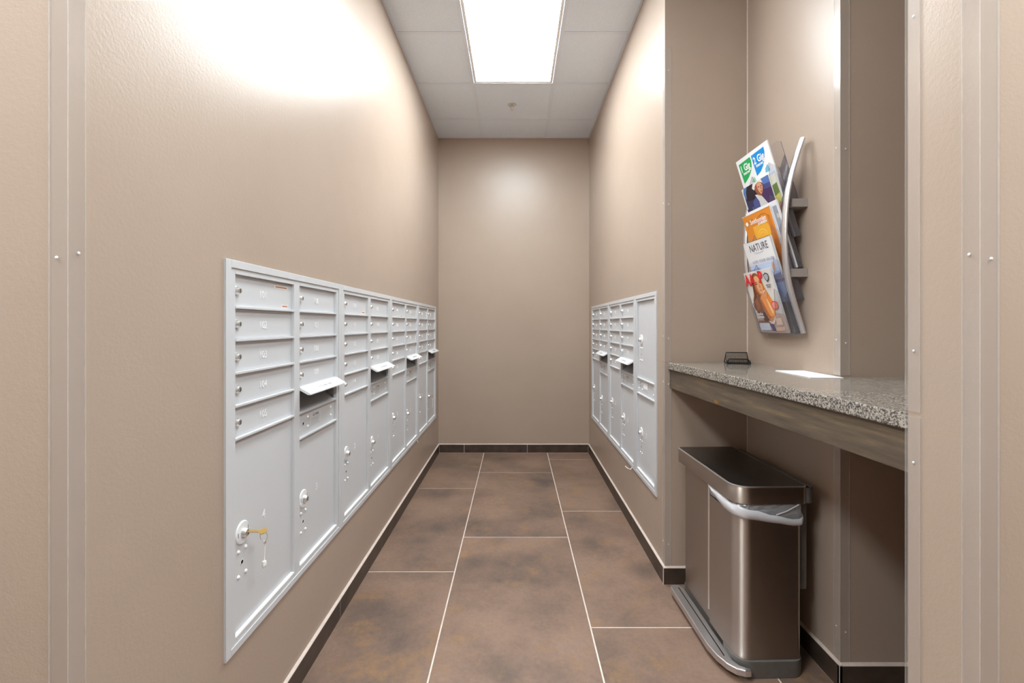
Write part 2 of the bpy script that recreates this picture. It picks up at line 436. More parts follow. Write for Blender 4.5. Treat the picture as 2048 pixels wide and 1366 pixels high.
baseboard('baseboard_back', (XL + e, YB), (XR - e, YB), (0, -1), [0.24, 0.848])
baseboard('baseboard_right', (XR, YA), (XR, YB), (-1, 0), [0.575 + 0.6096 * k for k in range(4)])
baseboard('baseboard_alcove_back', (XR - e, YA), (XA - e, YA), (0, -1), [0.31])
baseboard('baseboard_alcove_side', (XA, YS - e), (XA, YA), (-1, 0), [0.4])
baseboard('baseboard_alcove_step', (XA - e, YS), (XE, YS), (0, -1), [0.6])
baseboard('baseboard_pier_end', (XP, YPN), (XP, YPF), (-1, 0), [])
baseboard('baseboard_pier_front', (XP - e, YPN), (HX1, YPN), (0, -1), [0.5, 1.1])
baseboard('baseboard_hall_left', (HX0, YLN), (XL + e, YLN), (0, -1), [0.5, 1.1])
for k_, (x_, y_, za, zb_) in enumerate([(XA, YA, 1.06, ZC - 0.002), (XA, YA, 0.09, 1.02)]):
    b = MB(); b.prism([(x_, y_), (x_ - 0.003, y_), (x_, y_ - 0.003)], za, zb_, M['caulk']); structure(b.build('trim_%d' % (k_ + 1)))
# ------------------------------------------------------------------ fire sprinkler
sp = empty('fire_sprinkler', (-0.028, 3.84, ZC + 0.005)); tag(sp, 'small chrome pendent sprinkler head on the grey ceiling tile beyond the light panel', 'sprinkler')
MB().lathe([(0.001, 0.0), (0.036, 0.0), (0.036, 0.003), (0.03, 0.008), (0.02, 0.009), (0.019, 0.004), (0.001, 0.004)], M['chrome'], 28, axis='-z').build('escutcheon', sp)
b = MB(); b.lathe([(0.001, 0.004), (0.009, 0.004), (0.009, 0.018), (0.005, 0.02), (0.001, 0.02)], M['chrome'], 16, axis='-z')
b.tube([(-0.008, 0, -0.016), (-0.011, 0, -0.028), (-0.003, 0, -0.043)], 0.0018, M['chrome']); b.tube([(0.008, 0, -0.016), (0.011, 0, -0.028), (0.003, 0, -0.043)], 0.0018, M['chrome'])
b.tube([(0, 0, -0.02), (0, 0, -0.044)], 0.002, M['chrome']); b.build('sprinkler_frame', sp)
MB().lathe([(0.001, 0.043), (0.014, 0.044), (0.015, 0.046), (0.001, 0.047)], M['chrome'], 20, axis='-z').build('deflector', sp)
# ------------------------------------------------------------------ corner guards
def guard(corner, d1, d2, z0, z1, label, w=0.029, screws=True, cat='corner guard'):
    """corner (x,y); d1,d2 unit vectors along the two wall faces away from the corner; plates lie on the outer sides"""
    t = 0.0022
    e_ = empty('corner_guard', (corner[0], corner[1], z0)); tag(e_, label, cat, 'clear plastic corner guards on the wall edges')
    n1 = (-d2[0], -d2[1]); n2 = (-d1[0], -d1[1])      # outward normals of face 1 and face 2
    q = lambda a, b_: (d1[0] * a + d2[0] * b_, d1[1] * a + d2[1] * b_)
    # outline L: corner at -t,-t ; leg 1 along d1 lies at b in [-t,0]; leg 2 along d2 at a in [-t,0]
    g = 0.0006
    pts = [q(-t - g, -t - g), q(w, -t - g), q(w, -g), q(-g, -g), q(-g, w), q(-t - g, w)]
    gb = MB().prism(pts, 0, z1 - z0, M['guard'])
    for (a0_, a1_, b0_, b1_) in ((w, w + 0.001, -t - g, -g), (-t - g, -g, w, w + 0.001), (-t - g - 0.0008, -t - g - 0.0001, -t - g - 0.0008, -t - g - 0.0001)):  # thin strips on both cut edges, plus a painted highlight along the corner
        gb.prism([q(a0_, b0_), q(a1_, b0_), q(a1_, b1_), q(a0_, b1_)], 0, z1 - z0, M['guard_edge_glint'])
    gb.build('guard_angle', e_)
    if screws:
        zz = [0.11 + (z1 - z0 - 0.22) * k / 2 for k in range(3)] if z1 - z0 > 1.2 else [0.10, z1 - z0 - 0.10]
        for z in zz:
            for leg in (0, 1):
                b_ = MB(); a = w * 0.55
                c = q(a, -t - g) if leg == 0 else q(-t - g, a)
                n = n1 if leg == 0 else n2
                ax = 'x' if n[0] > 0.5 else '-x' if n[0] < -0.5 else '-y'
                b_.lathe([(0.0028, 0), (0.0026, 0.0008), (0.0015, 0.0014), (0.0003, 0.0015)], M['paint_bright'], 10, (c[0], c[1], z + 0.01 * leg), ax)
                b_.build('screw', e_)
guard((XL, YLN), (-1, 0), (0, 1), 0.09, 2.6, 'clear full-height corner guard on the near edge of the left wall')
guard((XR, YA), (1, 0), (0, 1), 1.06, 2.555, 'clear corner guard above the counter where corridor wall turns into the alcove')
guard((XR, YA), (1, 0), (0, 1), 0.09, 1.052, 'clear corner guard below the counter where the corridor wall meets the bin alcove')
guard((XA, YS), (1, 0), (0, 1), 1.062, 2.6, 'clear corner guard above the counter, right of the magazine rack')
guard((XA, YS), (1, 0), (0, 1), 0.09, 0.93, 'clear corner guard below the counter, right of the steel trash can')
guard((XP, YPN), (1, 0), (0, 1), 0.09, 2.6, 'clear full-height corner guard on the near edge of the right pier, closest to camera')
guard((XP, YPF), (1, 0), (0, -1), 1.062, 2.6, 'clear corner guard on the far edge of the right pier above the counter', screws=True)
guard((XP, YPF), (1, 0), (0, -1), 0.09, 1.052, 'clear corner guard on the far edge of the right pier below the counter')
# ------------------------------------------------------------------ mailboxes
ROW = 0.088; B0 = 0.032; HT = 1.036
WD = 0.0120      # stile face stands this far off the wall, doors 2 mm
def unit_frame(width, cols, rails):
    """cols: [(x0,x1)], rails per col: list of heights (row numbers from the bottom)"""
    b = MB(); P = M['paint_grey']
    edges = [0] + [v for c in cols for v in c] + [width]
    ya = -WD
    for k in range(0, len(edges), 2):
        b.box(edges[k] + 0.0004 * (k == 0), edges[k + 1] - 0.0004 * (k == len(edges) - 2), ya, 0.03, 0, HT, P)
    for (x0, x1) in cols:
        b.box(x0, x1, ya, 0.03, 0, B0, P); b.box(x0, x1, ya, 0.03, B0 + 11 * ROW, HT, P)
    # outer trim lip standing 3 mm proud with a shadow groove
    b.box(0.0004, 0.024, ya - 0.003, ya, 0, HT, P); b.box(width - 0.024, width - 0.0004, ya - 0.003, ya, 0, HT, P)
    b.box(0.024, width - 0.024, ya - 0.003, ya, 0, 0.019, P); b.box(0.024, width - 0.024, ya - 0.003, ya, HT - 0.021, HT, P)
    for (x0, x1), rl in zip(cols, rails):
        for r in rl:
            z = B0 + r * ROW
            b.box(x0, x1, ya - 0.001, 0.02, z - 0.0035, z + 0.0035, P)
        z = B0 + 0.0; b.box(x0, x1, ya - 0.001, 0.02, z - 0.001, z + 0.006, M['paint_bright'])
    return b.mesh('mailbox_frame')
def plate(w, h):
    b = MB(); b.box(0, w, -0.002, 0.012, 0, h, M['paint_grey'])
    return b.mesh('door_plate')
_pl = {}
def door_mesh(w, h):
    k = (round(w, 4), round(h, 4))
    if k not in _pl: _pl[k] = plate(w, h)
    return _pl[k]
b = MB(); b.lathe([(0.0001, 0), (0.0125, 0), (0.0125, 0.002), (0.0105, 0.003), (0.0095, 0.009), (0.008, 0.0125), (0.004, 0.014), (0.0001, 0.014)], M['chrome'], 20)
b.box(-0.001, 0.001, -0.0146, -0.0135, -0.005, 0.005, M['slot_dark']); LOCK = b.mesh('cam_lock')
b = MB(); b.lathe([(0.0001, 0), (0.031, 0), (0.031, 0.002), (0.029, 0.004), (0.0001, 0.004)], M['paint_bright'], 32)
b.box(-0.024, -0.0225, -0.0046, -0.004, -0.006, 0.006, M['slot_dark']); b.box(0.0225, 0.024, -0.0046, -0.004, 0.002, 0.012, M['slot_dark'])
PLATE = b.mesh('lock_rose')
b = MB(); b.lathe([(0.0001, 0.003), (0.013, 0.003), (0.012, 0.012), (0.010, 0.016), (0.005, 0.018), (0.0001, 0.018)], M['chrome'], 20)
b.box(-0.001, 0.001, -0.0186, -0.017, -0.006, 0.006, M['slot_dark']); CYL = b.mesh('lock_cylinder')
b = MB(); b.lathe([(0.0055, 0), (0.0052, 0.0018), (0.0038, 0.0036), (0.0018, 0.0045), (0.0002, 0.0048)], M['paint_bright'], 14); RIVET = b.mesh('rivet')
b = MB(); b.lathe([(0.0001, 0), (0.0055, 0.0), (0.0055, 0.0006), (0.0001, 0.0006)], M['slot_dark'], 16)
b.rings([[(r_ * math.cos(a), -h_, r_ * math.sin(a)) for a in [2 * math.pi * q / 18 for q in range(18)]] for r_, h_ in ((0.0056, 0), (0.0078, 0.0004), (0.0076, 0.001), (0.0056, 0.0008))], M['paint_bright'], cap=False); KEYHOLE = b.mesh('keyhole')
# hood over the outgoing mail slot
def hood_mesh(w):
    b = MB(); P = M['paint_bright']
    b.prism([(-0.0, 0.0), (-0.038, -0.022), (-0.038, -0.026), (-0.028, -0.026), (-0.0, -0.010)], 0.0, w, P, axis='x')
    t = text_raw('OUTGOING MAIL', 0.0155, 0.0002, 1.0)
    ang = math.atan2(0.022, 0.038)
    # letters lie on the sloping top, upright for someone standing in front
    T = Matrix.Translation((w / 2, -0.0205, -0.0115)) @ Matrix.Rotation(-(math.pi / 2 - ang), 4, 'X')
    b.add_mesh(t, M['soft_ink'], T)
    return b.mesh('mail_hood')
_hood = {}
def recess_mesh(w, h):
    b = MB(); C = M['chute']
    b.box(0, w, 0.055, 0.058, 0, h, C); b.box(0, 0.002, 0, 0.055, 0, h, C); b.box(w - 0.002, w, 0, 0.055, 0, h, C)
    b.box(0, w, 0, 0.055, h - 0.002, h, C)
    b.prism([(0.0, 0.0), (0.055, 0.0), (0.055, 0.05)], 0.002, w - 0.002, C, axis='x')
    return b.mesh('mail_chute')
def sticker_mesh(title, w, h, lines=6, big=0.014):
    b = MB(); b.box(0, w, -0.0004, 0, 0, h, M['sticker_grey'])
    b.add_mesh(text_raw(title, big, 0.0001, 0.95, 0.0004), M['grey_ink'], Matrix.Translation((w / 2, -0.0006, h - big * 0.6)))
    rr = random.Random(3)
    for k in range(lines):
        z = h - big * 1.35 - k * (h - big * 1.4) / lines
        x1 = w * (0.95 - 0.3 * rr.random())
        b.box(w * 0.05, x1, -0.0007, -0.0003, z - 0.0014, z, M['soft_ink'])
    return b.mesh('notice')
NOTICE = sticker_mesh('U.S. MAIL', 0.094, 0.050)
_cham = 0.0006
def add_lockset(door, x, z):
    link_mesh('lock_rose', PLATE, door, (x, -0.002, z))
    link_mesh('lock_cylinder', CYL, door, (x, -0.002, z))
    for dx in (-0.0175, 0.0175):
        for dz in (-0.047, -0.115): link_mesh('rivet', RIVET, door, (x + dx, -0.002, z + dz))
    link_mesh('keyhole', KEYHOLE, door, (x, -0.002, z - 0.081))
def parcel_door(root, x0, w, r0, r1, num, lx=0.045, cap=True):
    g = 0.0008
    z0 = B0 + r0 * ROW + (0.007 if r0 == 0 else 0.0042); z1 = B0 + r1 * ROW - (0.0042 if r1 < 11 else 0.001)
    d = link_mesh('parcel_door', door_mesh(w - 2 * g, z1 - z0), root, (x0 + g, 0, z0))
    zc = (z1 - z0) / 2
    add_lockset(d, lx, zc - 0.002)
    link_mesh('door_number', text_mesh(num, 0.036, M['digit'], 0.0004), d, (w / 2 - 0.008, -0.0026, zc + 0.002))
    return d
def mail_panel(root, x0, w, r, notice=True, pale=False):
    g = 0.0008; z0 = B0 + r * ROW + 0.0042; h = ROW - 0.0084
    d = link_mesh('mail_panel', door_mesh(w - 2 * g, h), root, (x0 + g, 0, z0)); zc = h / 2
    for x in (0.012, 0.083, w - 0.04):
        for dz in (-0.0165, 0.0165): link_mesh('rivet', RIVET, d, (x, -0.002, zc + dz))
    link_mesh('keyhole', KEYHOLE, d, (0.046, -0.002, zc))
    link_mesh('notice_sticker', NOTICE, d, (0.104, -0.002, zc - 0.026))
    if pale:
        b = MB(); b.box(0, 0.085, -0.0006, 0, 0, 0.034, M['white_paper']); b.build('blank_sticker', d, (0.106, -0.0032, zc - 0.006))
def tenant_door(root, x0, w, r, num):
    g = 0.0008; z0 = B0 + r * ROW + 0.0042; h = ROW - (0.0084 if r < 10 else 0.005)
    d = link_mesh('mailbox_door', door_mesh(w - 2 * g, h), root, (x0 + g, 0, z0))
    link_mesh('lock', LOCK, d, (0.016, -0.002, h / 2))
    link_mesh('door_number', text_mesh(num, 0.031, M['digit'], 0.0004, 0.95), d, (w / 2 - 0.012, -0.0026, h / 2 - 0.004))
    return d
_fm = {}
def double_unit(loc, rz, first, pn, label, group):
    root = empty('mailbox_unit', loc, rz); tag(root, label, 'mailbox', group)
    c1, c2 = (0.046, 0.375), (0.415, 0.746)
    if 'd' not in _fm: _fm['d'] = unit_frame(0.79, [c1, c2], [[10, 9, 8, 7, 6], [10, 9, 8, 7, 6, 5]])
    link_mesh('frame', _fm['d'], root, bevel=0.0011)
    doors = []
    for k in range(5): doors.append(tenant_door(root, c1[0], c1[1] - c1[0], 10 - k, str(first + k)))
    p1 = parcel_door(root, c1[0], c1[1] - c1[0], 0, 6, pn[0])
    for k in range(4): doors.append(tenant_door(root, c2[0], c2[1] - c2[0], 10 - k, str(first + 5 + k)))
    w = c2[1] - c2[0]
    if w not in _hood: _hood[w] = (hood_mesh(w), recess_mesh(w, ROW - 0.007))
    link_mesh('mail_hood', _hood[w][0], root, (c2[0], -WD, B0 + 7 * ROW + 0.002))
    link_mesh('mail_chute', _hood[w][1], root, (c2[0], 0, B0 + 6 * ROW + 0.0035))
    mail_panel(root, c2[0], w, 5)
    p2 = parcel_door(root, c2[0], w, 0, 5, pn[1])
    return root, doors, (p1, p2)
UZ = 0.368
GL = 'grey mailbox units set in a row in the left wall'
GR = 'grey mailbox units set in a row in the right wall'
y0 = 1.193
lab = ['grey mailbox unit in the left wall, nearest, numbered 101 to 109, with a brass key',
       'grey mailbox unit in the left wall, second from the near end',
       'grey mailbox unit in the left wall, third from the near end',
       'grey mailbox unit in the left wall, farthest, beside the back wall']
LU = []
for k in range(4):
    LU.append(double_unit((XL - 0.009, y0 + 0.79 * k, UZ), math.pi / 2, 101 + 9 * k, (('4', '3'), ('2', '1'), ('6', '5'), ('8', '7'))[k], lab[k], GL))
RU = [double_unit((XR + 0.009, 4.352, UZ), -math.pi / 2, 201, ('4', '3'), 'grey mailbox unit in the right wall, farthest, beside the back wall', GR),
      double_unit((XR + 0.009, 4.352 - 0.79, UZ), -math.pi / 2, 210, ('6', '5'), 'grey mailbox unit in the right wall, middle one of three', GR)]
# parcel-only single unit
pu = empty('parcel_locker_unit', (XR + 0.009, 4.352 - 1.58, UZ), -math.pi / 2)
tag(pu, 'narrow grey parcel locker unit, nearest in the right wall, with two tall doors', 'parcel locker', GR)
cs = (0.044, 0.381)
link_mesh('frame', unit_frame(0.425, [cs], [[6, 5]]), pu, bevel=0.0011)
parcel_door(pu, cs[0], cs[1] - cs[0], 6, 11, '1', 0.06); parcel_door(pu, cs[0], cs[1] - cs[0], 0, 5, '2', 0.06)
mail_panel(pu, cs[0], cs[1] - cs[0], 5, pale=True)
# small stickers on some doors
def small_sticker(door, x, z, w, h, ink):
    b = MB(); b.box(0, w, -0.0004, 0, 0, h, M['sticker'])
    b.box(w * 0.1, w * 0.9, -0.0007, -0.0003, h * 0.3, h * 0.7, ink)
    b.build('sticker', door, (x, -0.002, z))
small_sticker(LU[0][1][0], 0.215, 0.064, 0.09, 0.009, M['red_ink'])
small_sticker(LU[0][1][0], 0.262, 0.004, 0.042, 0.010, M['red_ink'])
small_sticker(LU[1][1][0], 0.255, 0.004, 0.048, 0.012, M['red_ink'])
small_sticker(LU[2][1][0], 0.24, 0.002, 0.05, 0.010, M['grey_ink'])
# keys left in the parcel locks
def key(unit, x, z, kind):
    """local frame of the unit: x along the face, -y out of it"""
    root = empty('key', (0, 0, 0)); root.matrix_world = Matrix.Translation(unit.location) @ Matrix.Rotation(unit.rotation_euler.z, 4, 'Z') @ Matrix.Translation((x, -0.020, z))
    met = M['brass'] if kind == 0 else M['copper']
    b = MB(); b.box(-0.0012, 0.0012, -0.030, 0.002, -0.0035, 0.0035, met)
    kk = 0.55 if kind else 1.0
    out = [(-0.030 - 0.010 + 0.0105 * math.cos(a), 0.0105 * math.sin(a)) for a in [2 * math.pi * q / 16 for q in range(16)]]
    b.prism(out, -0.0012, 0.0012, met, axis='x'); kb = b.build('key_blade', root, bevel=0.0004); kb.rotation_euler = (0, math.radians(68), 0); kb.scale = (1, kk, 1)
    b = MB(); ring = [(0, -0.042 * kk + 0.010 * math.sin(a), -0.014 + 0.013 * math.cos(a)) for a in [2 * math.pi * q / 20 for q in range(21)]]
    b.tube(ring, 0.0011, M['chrome'], 6, cap=False); b.build('key_ring', root)
    if kind == 0:
        b = MB(); b.tube([(0, -0.045, -0.026), (0.002, -0.044, -0.034)], 0.004, M['chrome'], 8)
        b.tube([(0.002, -0.044, -0.034), (0.002, -0.042, -0.085)], 0.0016, M['white_plastic'], 8)
        b.lathe([(0.0001, 0), (0.005, 0.001), (0.006, 0.006), (0.006, 0.016), (0.004, 0.019), (0.0001, 0.02)], M['white_plastic'], 12, (0.002, -0.042, -0.082), '-z')
        b.build('key_fob', root)
    else:
        b = MB(); b.box(-0.011, 0.011, -0.0225, -0.0215, -0.100, -0.024, M['white_plastic']); b.build('key_tag', root)
    return root
tag(key(LU[0][0], 0.0475 + 0.045, 0.298, 0), 'brass key with ring and clear fob in the nearest left mailbox unit', 'key')
tag(key(LU[3][0], 0.4165 + 0.045, 0.254, 1), 'copper-coloured key with a white tag in the farthest left mailbox unit', 'key')
# loose zip-tie ends poking out under the units
def tie(p, pts, label):
    b = MB(); b.tube([Vector(p) + Vector(q) for q in pts], 0.0018, M['white_plastic'], 6); o = b.build('zip_tie'); tag(o, label, 'cable tie')
tie((XL + 0.006, 3.50, 0.372), [(0, 0, 0.002), (0.006, 0.005, -0.010), (0.008, 0.008, -0.022)], 'tiny white plastic tie end poking out under the left mailboxes')
tie((XR - 0.006, 2.83, 0.372), [(0, 0, 0.0), (-0.012, -0.01, -0.010), (-0.022, 0.025, -0.014), (-0.03, 0.05, -0.008)], 'curled white plastic tie end under the right wall mailboxes')
# ------------------------------------------------------------------ counter
CT = 1.056; CB = CT - 0.034
f0, f1 = 0.724, 0.787         # the front edge runs slightly askew
def fx(y): return f0 + (f1 - f0) * (YA - y) / (YA - YPF)
cnt = empty('counter', (0, 0, 0)); tag(cnt, 'speckled grey granite counter with a stained wooden apron, built into the right alcove', 'counter')
g = 0.0015
out = [(fx(YA - g), YA - g), (XA - g, YA - g), (XA - g, YS - g), (XE - g, YS - g), (XE - g, YPF + g), (fx(YPF + g), YPF + g)]
MB().prism(out, CB, CT, M['granite']).build('granite_slab', cnt, bevel=0.0035)
b = MB(); a0, a1 = YA - g, YPF + g
pts = [(fx(a0) + 0.010, a0), (fx(a0) + 0.032, a0), (fx(a1) + 0.032, a1), (fx(a1) + 0.010, a1)]
b.prism(pts, CB - 0.089, CB - 0.0005, M['wood']); ap = b.build('wooden_apron', cnt, bevel=0.0015)
b = MB(); kx = lambda y: fx(y) + 0.0098
yk = 1.76
b.rings([[(kx(yk + s_ * 0.02 * math.cos(a)) + 0.0, yk + s_ * 0.020 * math.cos(a), CB - 0.079 + s_ * 0.008 * math.sin(a)) for a in [2 * math.pi * q / 14 for q in range(14)]] for s_ in (1.0, 0.3)], M['knot']); b.build('wood_knot', cnt)
b = MB(); b.box(XA - 0.045, XA - g, YS + 0.02, YA - 0.02, CB - 0.07, CB - 0.0005, M['wood']); b.build('wall_cleat', cnt)
# envelope on the counter
en = empty('envelope', (1.045, 1.676, CT), math.radians(86 + 0)); tag(en, 'flat white envelope lying on the granite counter', 'envelope')
b = MB(); L_, W_ = 0.121, 0.053
b.box(-L_, L_, -W_, W_, 0.0003, 0.0016, M['white_paper']); b.build('envelope_body', en, bevel=0.0004)
b = MB(); b.box(-L_ + 0.002, L_ - 0.003, -W_ + 0.001, W_ - 0.001, 0.0017, 0.0027, M['white_paper']); b.build('folded_sheet', en, (0.002, 0.001, 0), bevel=0.0003)
# card holder
ch = empty('card_holder', (1.02, 2.150, CT), math.radians(-14)); tag(ch, 'small black mesh business card holder in the far corner of the counter', 'card holder')
K = M['black_wire']
b = MB(); w2 = 0.048
b.tube([(-w2, 0.022, 0.002), (w2, 0.022, 0.002), (w2, -0.03, 0.002), (-w2, -0.03, 0.002), (-w2, 0.022, 0.002)], 0.0022, K, 8)
b.box(-w2, w2, -0.03, 0.022, 0.001, 0.002, K); b.build('base', ch)
b = MB(); b.tube([(-w2, -0.004, 0.003), (-w2 + 0.004, 0.016, 0.050), (w2 - 0.004, 0.016, 0.050), (w2, -0.004, 0.003)], 0.0022, K, 8)
b.tube([(w2 - 0.004, 0.016, 0.050), (w2 + 0.004, 0.03, 0.003)], 0.0022, K, 8); b.tube([(-w2 + 0.004, 0.016, 0.050), (-w2 - 0.002, 0.03, 0.003)], 0.0022, K, 8)
b.build('back_frame', ch)
b = MB(); T = Matrix.Translation((0, -0.004, 0.003)) @ Matrix.Rotation(math.radians(-23), 4, 'X')
for k in range(17): x = -w2 + 0.003 + k * (2 * w2 - 0.006) / 16; b.box(x - 0.0005, x + 0.0005, -0.0005, 0.0005, 0, 0.05, K, T)
for k in range(9): z = 0.004 + k * 0.0055; b.box(-w2 + 0.003, w2 - 0.003, -0.0006, 0.0004, z, z + 0.001, K, T)
b.build('back_mesh', ch)
b = MB(); b.tube([(-w2, -0.034, 0.002), (-w2, -0.036, 0.014), (-w2 + 0.007, -0.037, 0.022), (w2 - 0.012, -0.037, 0.022), (w2 - 0.003, -0.036, 0.013), (w2, -0.034, 0.002)], 0.0028, K, 8)
for k in range(12): x = -w2 + 0.005 + k * (2 * w2 - 0.012) / 11; b.box(x - 0.0005, x + 0.0005, -0.0365, -0.0355, 0.002, 0.021, K)
for k in range(3): b.box(-w2 + 0.003, w2 - 0.005, -0.0365, -0.0355, 0.006 + k * 0.005, 0.007 + k * 0.005, K)
b.build('front_lip', ch)
# ------------------------------------------------------------------ trash can
tc = empty('trash_can', (0.887, 1.900, 0.0), math.radians(1.6)); tag(tc, 'brushed steel step trash can with a white liner, standing under the counter', 'trash can')
X0, X1, Y0, Y1 = -0.118, 0.112, -0.262, 0.262
SEAM = -0.030
# base ring and pedal
b = MB(); b.prism(rrect(X0 - 0.004, X1 + 0.012, Y0 - 0.008, Y0 + 0.10, (0.058, 0.045, 0.004, 0.002), 10), 0.0, 0.060, M['grey_plastic'], smooth=True)
b.prism(rrect(X0 + 0.012, X1 + 0.010, Y0 + 0.09, Y1 + 0.006, (0.002, 0.002, 0.035, 0.03), 8), 0.0, 0.052, M['grey_plastic'], smooth=True)
b.build('base_ring', tc, bevel=0.0025)
b = MB()
ped = [(-0.178, 0.212), (-0.177, 0.230), (-0.169, 0.243), (-0.154, 0.248), (-0.134, 0.244), (-0.122, 0.230), (-0.120, 0.20), (-0.1195, -0.19), (-0.122, -0.235), (-0.110, -0.262), (-0.092, -0.2735), (-0.080, -0.276), (-0.082, -0.290), (-0.104, -0.290), (-0.130, -0.278), (-0.152, -0.252), (-0.168, -0.21), (-0.178, -0.15)]
b.prism(ped, 0.020, 0.044, M['alu']); b.build('pedal', tc, bevel=0.004, seg=3)
b = MB(); b.box(-0.1445, -0.1405, -0.215, 0.222, 0.0436, 0.0448, M['black_trim']); b.build('pedal_groove', tc)
# body: far half flush, near half 4 mm proud with its own rounded edge
b = MB(); b.prism(rrect(X0 + 0.009, X1, SEAM - 0.03, Y1, (0.002, 0.002, 0.03, 0.045), 10), 0.055, 0.622, M['steel'], smooth=True); bf = b.build('far_body', tc, bevel=0.001)
b = MB(); b.prism(rrect(X0, X1, Y0, SEAM, (0.050, 0.018, 0.002, 0.014), 12), 0.055, 0.56, M['steel'], smooth=True, capm=M['black_trim']); b.build('near_body', tc, bevel=0.001)
b = MB(); b.tube([(X0 + 0.0035, SEAM + 0.001, 0.10), (X0 + 0.0035, SEAM + 0.001, 0.604)], 0.0045, M['steel_highlight'], 14); b.build('seam_highlight', tc)  # bright tube added to draw the highlight line along the seam
b = MB(); b.prism(rrect(X0 + 0.006, X1 - 0.006, Y0 + 0.006, SEAM, (0.046, 0.014, 0.002, 0.006), 12), 0.56, 0.60, M['liner_film'], smooth=True); b.build('liner_neck', tc)
# lid
lr = (0.060, 0.020, 0.020, 0.018)
b = MB()
lo = lambda d: rrect(X0 - 0.012 + d, X1 + 0.018 - d, Y0 - 0.006 + d, Y1 + 0.008 - d, tuple(max(0.004, q - d) for q in lr), 12)
R = [[(x, y, z) for x, y in lo(d)] for d, z in ((0.001, 0.606), (0.0, 0.608), (0.0, 0.6635), (0.0006, 0.665))]
b.rings(R, M['steel']); b.build('lid_band', tc)
b = MB(); R = [[(x, y, z) for x, y in lo(d)] for d, z in ((-0.0008, 0.6640), (-0.0012, 0.6655), (-0.0008, 0.6675), (0.002, 0.6686))]
b.rings(R, M['steel_highlight'], cap=True); b.build('lid_rim', tc)  # rim gets the lighter steel, its bright highlight line is in the colour
b = MB(); b.prism(lo(0.004), 0.6675, 0.6688, M['steel_dark']); b.build('lid_panel', tc)
b = MB(); b.prism(rrect(X1 - 0.002, X1 + 0.052, Y0 + 0.002, Y1 - 0.01, (0.03, 0.03, 0.02, 0.02), 8), 0.606, 0.661, M['grey_plastic'], smooth=True); b.build('hinge_housing', tc, bevel=0.002)
b = MB(); b.prism([(0.0, 0.30), (0.012, 0.288), (0.034, 0.288), (0.036, 0.30), (0.036, 0.606), (0.0, 0.606)], Y0 + 0.03, Y1 - 0.05, M['grey_plastic'], axis='y'); ho = b.build('rear_cover', tc, (X1, 0, 0), bevel=0.002)
# liner folded over the near rim; outline follows the rim from the seam round the near side to the back corner
def liner():
    base = rrect(X0 - 0.004, X1 + 0.004, Y0 - 0.004, SEAM, (0.054, 0.022, 0.002, 0.006), 12)
    n = 13
    path = [(X0 - 0.004, SEAM - 0.002)] + [(X0 - 0.004, SEAM - 0.03 * k) for k in range(1, 6)] + base[0:n] + \
           [(X0 + 0.05 + (X1 - X0 - 0.068) * k / 8, Y0 - 0.004) for k in range(1, 8)] + base[n:2 * n] + [(X1 + 0.004, Y0 + 0.05)]
    d = [0]
    for a, c in zip(path, path[1:]): d.append(d[-1] + math.hypot(c[0] - a[0], c[1] - a[1]))
    L = d[-1]; bot = []; top = []
    keys = [(0, 0.598, 0.606), (0.15, 0.574, 0.604), (0.28, 0.560, 0.602), (0.42, 0.558, 0.598), (0.55, 0.553, 0.586), (0.70, 0.541, 0.567), (0.84, 0.530, 0.553), (0.91, 0.534, 0.558), (0.96, 0.55, 0.58), (1.0, 0.575, 0.606)]
    def itp(t, c):
        for p, q in zip(keys, keys[1:]):
            if p[0] <= t <= q[0]:
                f = (t - p[0]) / (q[0] - p[0]); f = f * f * (3 - 2 * f); return p[c] * (1 - f) + q[c] * f
        return keys[-1][c]
    rr = random.Random(5)
    cx, cy = (X0 + X1) / 2, (Y0 + SEAM) / 2
    rows = []
    for lev in range(6):
        row = []
        for (x, y), dd in zip(path, d):
            t = dd / L; zb, zt = itp(t, 1), itp(t, 2)
            f = lev / 5; z = zb + (zt - zb) * f
            puff = 0.006 * math.sin(math.pi * f) + 0.0016 * math.sin(dd * 90 + lev) + 0.0006 * rr.random() + 0.002
            if t < 0.04: puff *= t / 0.04
            nx, ny = (x - cx), (y - cy) * 0.9; l = math.hypot(nx, ny)
            row.append((x + nx / l * puff, y + ny / l * puff, z))
        rows.append(row)
    b = MB(); b.rings(rows, M['liner'], closed=False)
    o = b.build('liner_rim', tc, recalc=False)
    s = o.modifiers.new('thick', 'SOLIDIFY'); s.thickness = 0.001
    # crumpled film between the rolled rim and the lid on the near side
    rows = []
    for lev in range(6):
        row = []
        for k, ((x, y), dd) in enumerate(zip(path, d)):
            t = dd / L
            if t < 0.36: continue
            zt = itp(t, 2) - 0.004; z = zt + (0.6075 - zt) * lev / 5
            j = 0.0045 * (rr.random() - 0.5) * (1 if 0 < lev < 5 else 0) - 0.0025 * lev / 5
            nx, ny = (x - cx), (y - cy); l = math.hypot(nx, ny)
            row.append((x + nx / l * j, y + ny / l * j, z))
        rows.append(row)
    b = MB(); b.rings(rows, M['liner_film'], closed=False, smooth=False); b.build('liner_film', tc, recalc=False)
    b = MB(); b.tube([(X0 + 0.135, Y0 - 0.005, 0.569), (X0 + 0.17, Y0 - 0.007, 0.582), (X0 + 0.215, Y0 - 0.005, 0.604)], 0.0022, M['liner'], 6); b.build('liner_fold', tc)
liner()
